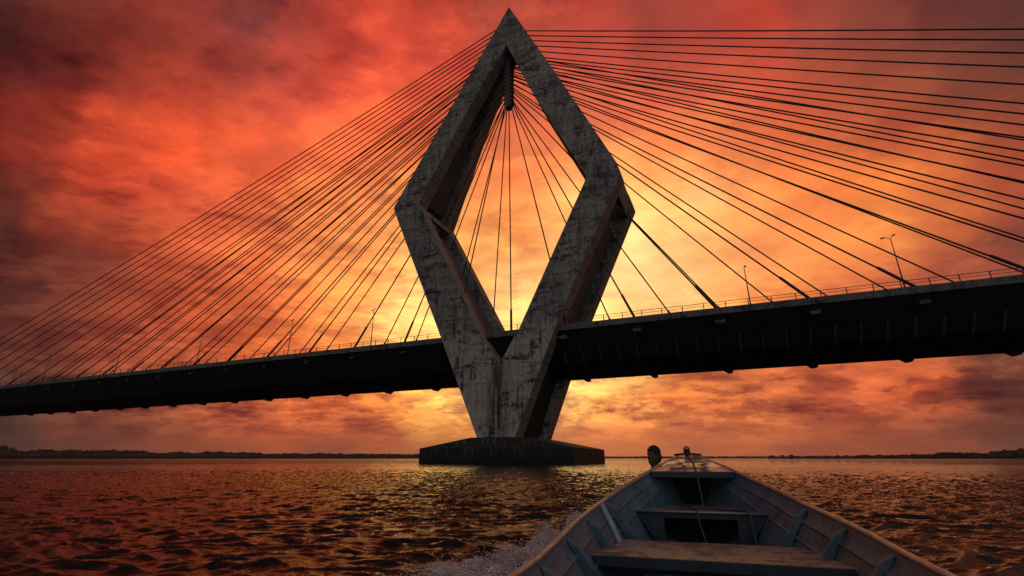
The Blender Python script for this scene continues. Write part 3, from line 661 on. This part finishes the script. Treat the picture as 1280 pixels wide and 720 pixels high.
# local: facing -x, seat at z=0
mb = MB()
capsule(mb, [(.02, 0, .06), (.0, 0, .25), (-.01, 0, .45), (-.02, 0, .55)], [.15, .14, .155, .12])
mb.ball((-.01, 0, .44), .17, .8, 1.15, .9, 16, 12)
capsule(mb, [(-.02, -.10, .60), (-.02, .10, .60)], [.07, .07]); capsule(mb, [(-.01, 0, .58), (-.03, 0, .66), (-.04, 0, .76)], [.062, .056, .056])
mb.ball((-.045, 0, .865), .1, .96, .80, 1.22, 20, 16); mb.ball((-.085, 0, .80), .06, .95, .85, .85, 14, 10)   # skull and jaw
mb.ball((-.148, 0, .862), .020, 1.0, .62, 1.1, 10, 8); mb.ball((-.155, 0, .845), .016, .9, 1.1, .7)             # nose
mb.ball((-.135, 0, .815), .017, .8, 1.6, .5); mb.ball((-.135, 0, .802), .017, .8, 1.4, .5); mb.ball((-.115, 0, .772), .026)  # lips and chin
mb.ball((-.127, 0, .905), .024, .7, 2.0, .6)                                                                    # brow
for s in (-1, 1):
    mb.ball((-.03, s * .082, .862), .026, .75, .3, 1.15)                                                        # ear
    sh = (-.02, s * .17, .555); elb = (-.07, s * .25, .30); wr = (-.29, s * .16, .20)
    capsule(mb, [sh, elb], [.058, .042]); capsule(mb, [elb, wr], [.041, .027])
    hip = (0, s * .09, .06); kn = (-.42, s * .14, .27); an = (-.66, s * .12, -.05); toe = (-.80, s * .12, -.09)
    capsule(mb, [hip, kn], [.085, .058]); capsule(mb, [kn, an], [.056, .038]); capsule(mb, [an, toe], [.038, .028])
    pal = Vector(wr) + Vector((-.05, 0, .01)); capsule(mb, [wr, pal], [.026, .030])
    for j in range(4):
        b = pal + Vector((-.015, s * (.026 - .017 * j), .0)); ln = [.028, .034, .032, .026][j]
        capsule(mb, [b, b + Vector((-ln, 0, -.006)), b + Vector((-ln * 1.5, 0, -.03))], [.0085, .008, .007], 8)
    b = Vector(wr) + Vector((-.02, -s * .024, .0)); capsule(mb, [b, b + Vector((-.03, -s * .022, -.008)), b + Vector((-.052, -s * .02, -.02))], [.010, .009, .008], 8)
me = voxel(mb, .0085); me.materials.append(mat_plain('skin', (.11, .06, .04), .5, 0, .15, 30, .1, .001)); body = bpy.data.objects.new('body', me); C.objects.link(body); body.parent = person
mb = MB(); mb.ball((-.115, -.030, .888), .013); mb.ball((-.115, .030, .888), .013); mb.build('eye', mat_plain('eyes', (.5, .48, .45), .2, 0, .6, 60, 0), person, smooth=True)
mb = MB(); mb.ball((-.028, 0, .905), .104, .98, .86, .98, 20, 14); mb.ball((.0, 0, .86), .098, .85, .84, 1.0, 20, 14)
for v in mb.v: pass
for k in range(160):
    a = random.uniform(0, 2 * math.pi); t = random.uniform(.0, 1.2); q = Vector((math.sin(t) * math.cos(a), math.sin(t) * math.sin(a), math.cos(t)))
    mb.ball((-.028 + q.x * .102, q.y * .088, .905 + q.z * .101), random.uniform(.008, .014), n=6, m=4)
me = voxel(mb, .006); me.materials.append(mat_plain('black_hair', (.012, .010, .009), .8, 0, .3, 90, .6, .004)); o = bpy.data.objects.new('hair', me); C.objects.link(o); o.parent = person
mb = MB(); capsule(mb, [(.02, 0, .04), (.0, 0, .25), (-.01, 0, .45), (-.02, 0, .555)], [.165, .158, .172, .13], 18); mb.ball((-.01, 0, .44), .185, .82, 1.15, .9, 16, 12)
capsule(mb, [(-.02, -.10, .60), (-.02, .10, .60)], [.082, .082])
for s in (-1, 1): capsule(mb, [(-.02, s * .17, .555), (-.055, s * .225, .38)], [.073, .062])
me = voxel(mb, .012); me.materials.append(mat_plain('dark_shirt', (.02, .022, .028), .9, 0, .3, 20, .4, .006)); o = bpy.data.objects.new('shirt', me); C.objects.link(o); o.parent = person
mb = MB(); capsule(mb, [(0, -.05, .06), (0, .05, .06)], [.14, .14], 16)
for s in (-1, 1): capsule(mb, [(0, s * .09, .06), (-.36, s * .135, .25)], [.10, .076])
me = voxel(mb, .012); me.materials.append(mat_plain('dark_shorts', (.03, .03, .04), .9, 0, .3, 20, .4, .006)); o = bpy.data.objects.new('shorts', me); C.objects.link(o); o.parent = person
# canoe under the person
canoe = empty('canoe', (PX + .15, PY + .1, 0), R(100)); tag(canoe, 'low wooden canoe that carries the person beyond the bow', 'canoe')
mb = MB(); vs = []; fs = []; nS = 25; prof = [(1, .30), (.93, .16), (.72, .02), (.35, -.07), (0, -.09)]
for i in range(nS):
    t = -1 + 2 * i / (nS - 1); hw = .36 * (1 - abs(t) ** 2.6) + .006; sh = .12 * t ** 4
    for off in (0, .02):
        pr = [(f * hw + off * (f > 0), z + sh - (off if f < .5 else 0)) for f, z in prof]
        vs += [(1.35 * t, -x, z) for x, z in pr] + [(1.35 * t, x, z) for x, z in pr[-2::-1]]
W = 9
for i in range(nS - 1):
    for l in (0, 1):
        a = (2 * i + l) * W; b = (2 * i + 2 + l) * W
        for k in range(W - 1): fs.append((a + k, a + k + 1, b + k + 1, b + k))
    for k in (0, W - 1): a = 2 * i * W + k; fs.append((a, a + W, a + 3 * W, a + 2 * W))
mb.add(vs, fs); M['wood'] = mat_plain('canoe_wood', (.12, .08, .05), .75, 0, .5, 6, .4, .01, (1, 8, 8)); mb.build('hull', M['wood'], canoe, smooth='auto')
mb = MB(); mb.box(-.28, .06, -.34, .34, .212, .247); mb.build('seat', M['wood'], canoe, bevel=.006)

# ------------------------------------------------------------------ water
def wavefield(x, y):
    r_ = np.random.default_rng(5); z = np.zeros_like(x); dx = np.zeros_like(x); dy = np.zeros_like(x)
    dist = np.hypot(x, y)
    wx_ = x + .22 * np.sin(y * 1.9 + 1.1 * np.sin(x * .7)) + .10 * np.sin(y * 4.3 + x * 2.1); wy_ = y + .20 * np.sin(x * 1.3 + 2.) + .09 * np.sin(x * 3.7 - y * 1.6)
    for k in range(150):
        lam = 10 ** r_.uniform(math.log10(.10), math.log10(.75)); th = r_.normal(R(-95), R(17)); kx, ky = math.cos(th) * 2 * math.pi / lam, math.sin(th) * 2 * math.pi / lam
        amp = .0080 * lam ** .84 * r_.uniform(.4, 1.5); ph = r_.uniform(0, 6.28, 3)
        lim = lam * 190
        if lim < dist.min(): continue
        fade = np.clip((lim - dist) / (lim * .5), 0, 1)
        g = np.clip(.75 + .9 * np.sin(kx * .21 * y + ky * .13 * x + ph[1]) * np.sin(kx * .11 * x - ky * .17 * y + ph[2]), .1, 2.)
        a = kx * wx_ + ky * wy_ + ph[0]
        sn = np.sin(a); s = (np.exp(1.1 * (sn - 1)) * 1.9 - .85) * amp * fade * g; c_ = np.cos(a) * amp * fade * g * .7
        z += s; dx += c_ * math.cos(th); dy += c_ * math.sin(th)
    return dx, dy, z
M['water'], nt, p = newmat('river_water'); geo = nd(nt, 'ShaderNodeNewGeometry').outputs['Position']
na = noise(nt, vmap(nt, geo, (.5, 2.0, 1)), 2.4, 6, .65, .5); nb = noise(nt, vmap(nt, geo, (.5, 2.2, 1)), .5, 5, .65, .5); nc = noise(nt, vmap(nt, geo, (1, 2., 1)), 7., 4, .6)
npch = noise(nt, geo, .05, 3, .5)
dist = nd(nt, 'ShaderNodeVectorMath', operation='LENGTH', ins={0: geo}).outputs['Value']
far = maprange(nt, dist, 12., 90.)
h = math_(nt, 'ADD', math_(nt, 'MULTIPLY', na, math_(nt, 'ADD', .020, math_(nt, 'MULTIPLY', far, .10))), math_(nt, 'ADD', math_(nt, 'MULTIPLY', nb, math_(nt, 'MULTIPLY', far, .34)), math_(nt, 'MULTIPLY', nc, .006)))
h = math_(nt, 'MULTIPLY', h, maprange(nt, npch, .35, .65, .75, 1.2))
p.inputs['Base Color'].default_value = (.006, .008, .008, 1); p.inputs['IOR'].default_value = 1.27; p.inputs['Specular Tint'].default_value = (.78, .94, 1., 1); p.inputs['Specular IOR Level'].default_value = .5; p.inputs['Roughness'].default_value = .03
nt.links.new(bump(nt, h, 1., 1.), p.inputs['Normal'])
rad = np.concatenate([1.2 * (130 / 1.2) ** (np.arange(1050) / 1050.), 130 * (14000 / 130) ** (np.arange(60) / 59.)])
ang = np.radians(np.concatenate([np.linspace(-75, 75, 1000), np.linspace(77, 283, 104)]))
RR, AA = np.meshgrid(rad, ang, indexing='ij'); xw = RR * np.sin(AA); yw = RR * np.cos(AA)
dx, dy, zw = wavefield(xw, yw)
# boat frame coordinates of the water points: keep the river out of the hull and raise the bow wave
ca, sa = math.cos(HD), math.sin(HD)
rx, ry = xw - BOW.x, yw - BOW.y; bn = rx * ca - ry * sa; ba = -(rx * sa + ry * ca)
hbw = np.interp(ba, ST, HB, left=0, right=0)
ins = (ba > .7) & (ba < 6.25) & (np.abs(bn) < hbw * .9)
wx = np.abs(bn) - (.35 + .40 * np.clip(ba + .4, 0, 6)); bwv = .10 * np.exp(-(wx / .28) ** 2) * np.clip((ba + .4) / .8, 0, 1) * np.clip((7 - ba) / 3, 0, 1)
zw = zw + bwv; zw = np.where(ins, -.3, zw)
rxp, ryp = xw - (PX + .15), yw - (PY + .1); zw = np.where(np.hypot(rxp * 2.2, ryp * .8) < .8, np.minimum(zw, -.12), zw)
v = np.stack([xw + np.where(ins, 0, dx), yw + np.where(ins, 0, dy), zw], -1).reshape(-1, 3); v = np.vstack([v, [[0, 0, -.3]]])
nr, na_ = RR.shape; I = np.arange(nr - 1)[:, None] * na_ + np.arange(na_)[None, :]; J = np.roll(I, -1, axis=1)
f = np.stack([I, I + na_, J + na_, J], -1).reshape(-1, 4)
wo = mesh_np('river_water', v, f, M['water']); tag(wo, kind='structure')
wo.data.flip_normals() if wo.data.polygons[5].normal.z < 0 else None
# patch of water under the camera (inside the boat, never seen)

# foam of the bow wave, left and right
M['foam'] = mat_plain('foam', (.95, .88, .84), .3, 0, .75, 5, .8, .02, (1, 1, 1), (.34, .31, .32))
def foam(cnt, a0, a1, n0, w_, hgt, label, sgn, seed):
    g = np.random.default_rng(seed); a = g.uniform(a0, a1, cnt); q = np.abs(g.normal(0, 1, cnt)); t = (a - a0) / (a1 - a0)
    nn = sgn * (n0 + q * w_ * (.5 + .8 * t) + .10 * np.sin(a * 5) - .05 * np.sin(a * 13))
    lump = np.sin(a * 4.1 + nn * 3.) * np.sin(nn * 7.3 - a * 2.2) + .6 * np.sin(a * 9.7 - nn * 5.) * np.sin(nn * 11 + a * 6)
    keep = (lump > -.12 - .35 * (q < .6) + .25 * g.normal(0, 1, cnt) * (q > .5)) ; a, q, nn, lump = a[keep], q[keep], nn[keep], lump[keep]; n_ = len(a)
    cx, sx_ = math.cos(-HD), math.sin(-HD); px = BOW.x + nn * cx + a * sx_; py = BOW.y + nn * sx_ - a * cx
    zz = wavefield(px, py)[2]; hb = hgt * np.exp(-(q * .75) ** 2) * (.7 + .35 * lump)
    top = g.random(n_) ** .4
    c = np.stack([px, py, zz + hb * top + g.exponential(.022, n_) * (q < 1.6)], -1)
    r_ = g.uniform(.0018, .0062, n_) * np.where(g.random(n_) < .97, 1, 1.7); th = g.normal(-HD - .5 * sgn, .5, n_); ln = r_ * g.uniform(1.1, 2.6, n_) * np.where(g.random(n_) < .93, 1, 2.6)
    d_ = np.stack([np.cos(th), np.sin(th), g.normal(.1, .35, n_)], -1); u_ = np.stack([-np.sin(th), np.cos(th), 0 * th], -1); v_ = np.cross(d_, u_)
    V = np.stack([c - d_ * ln[:, None], c + u_ * r_[:, None], c + v_ * r_[:, None], c - u_ * r_[:, None], c - v_ * r_[:, None], c + d_ * ln[:, None]], 1).reshape(-1, 3)
    F = np.array([(0, 2, 1), (0, 3, 2), (0, 4, 3), (0, 1, 4), (5, 1, 2), (5, 2, 3), (5, 3, 4), (5, 4, 1)])
    o = mesh_np('wake_foam', V, (np.arange(n_)[:, None, None] * 6 + F[None]).reshape(-1, 3), M['foam'])
    return tag(o, label, 'foam', None, 'stuff')
foam(160000, -1.3, 2.2, 1.12, .66, .40, 'pale churned foam of the bow wave on the left of the boat', -1, 3)
foam(9000, 1.6, 4.6, 1.15, .16, .12, 'thin line of foam on the right of the boat', 1, 4)

# ------------------------------------------------------------------ river haze
m = bpy.data.materials.new('haze'); m.use_nodes = True; nt = m.node_tree; nt.nodes.remove(nt.nodes['Principled BSDF'])
vo = nd(nt, 'ShaderNodeVolumePrincipled'); vo.inputs['Color'].default_value = (.72, .62, .60, 1); vo.inputs['Density'].default_value = HAZE
nt.links.new(vo.outputs[0], nt.nodes['Material Output'].inputs['Volume'])
mb = MB(); mb.box(-7500, 7500, -3000, 7500, -4, 165); hz_ = mb.build('haze', m); tag(hz_, kind='stuff')
sc.cycles.volume_bounces = 0

# ------------------------------------------------------------------ shores
M['earth'] = mat_plain('river_bank', (.09, .07, .05), .95, 0, .4, .02, 0)
M['forest'] = mat_plain('forest_leaves', (.032, .036, .024), .95, 0, .4, .05, .6, 1.)
def shore(u0, u1, dist, hfun, name, label, seed, dep=140, dens=1.):
    rr = random.Random(seed); mb = MB(); g = MB(); pts = []
    n = 60
    for i in range(n + 1):
        u = u0 + (u1 - u0) * i / n; r = ray(u, 573); a = math.atan2(r[0], r[1]); D_ = dist(i / n)
        pts.append((math.sin(a) * D_, math.cos(a) * D_, a, D_))
    vs = []; fs = []
    for i, (x, y, a, D_) in enumerate(pts):
        s, c = math.sin(a), math.cos(a); hh = hfun(i / n)
        jit = 1 + .02 * math.sin(i * 1.7)
        for q, z in ((0, -1.), (6, .9), (25, 1.6), (dep, 2.5), (dep * 2.5, -1)): vs.append((x + s * q * jit, y + c * q * jit, z))
    for i in range(n):
        for k in range(4): fs.append((i * 5 + k, i * 5 + 5 + k, i * 5 + 6 + k, i * 5 + 1 + k))
    g.add(vs, fs); tag(g.build(name + '_bank', M['earth']), kind='structure')
    L_ = math.hypot(pts[-1][0] - pts[0][0], pts[-1][1] - pts[0][1]); cnt = int(L_ / 2.4 * dens)
    for k in range(cnt):
        t = (k + rr.random()) / cnt; j = min(n - 1, int(t * n)); q = t * n - j
        x = pts[j][0] * (1 - q) + pts[j + 1][0] * q; y = pts[j][1] * (1 - q) + pts[j + 1][1] * q; a = pts[j][2]
        hh = hfun(t) * (.70 + .30 * mn.noise(Vector((t * 20, seed, 0))) + .10 * mn.noise(Vector((t * 110, seed, 3)))) * rr.uniform(.86, 1.04)
        back = rr.uniform(12, dep * .8); x += math.sin(a) * back; y += math.cos(a) * back
        w_ = rr.uniform(4, 9)
        for b in range(4):
            r_ = w_ * rr.uniform(.35, .75); mb.ball((x + rr.uniform(-w_, w_) * .7, y + rr.uniform(-w_, w_) * .5, max(r_ * .7, hh - r_ * rr.uniform(.8, 1.8))), r_, rr.uniform(.8, 1.3), 1, rr.uniform(.6, .95), 6, 4)
        mb.tube([(x, y, 1.5), (x + rr.uniform(-.5, .5), y, hh * .75)], .5, 5, r2=.25)
        mb.ball((x, y, hh * .33), hh * .45, 1.5, 1, .85, 6, 4)
    me_ = mb.build(name + '_forest', M['forest'], None)
    d_ = np.zeros(len(me_.data.vertices) * 3); me_.data.vertices.foreach_get('co', d_); d_ = d_.reshape(-1, 3); d_ += np.random.default_rng(seed).normal(0, .45, d_.shape); me_.data.vertices.foreach_set('co', d_.ravel())
    tag(me_, label, 'forest', None, 'stuff')
shore(-160, 528, lambda t: 1150 + 900 * t, lambda t: 29 - 2 * t, 'left_shore', 'dark tree line along the far left river bank', 3)
shore(963, 1480, lambda t: 1500 - 350 * min(1, t * 1.3), lambda t: 5 + 19 * min(1, t * 1.5), 'right_shore', 'dark tree line along the far right river bank', 8)
shore(300, 1300, lambda t: 5200., lambda t: 34 - 8 * abs(t - .5), 'distant_shore', 'faint low tree line on the horizon beyond the bridge', 21, 300, .35)
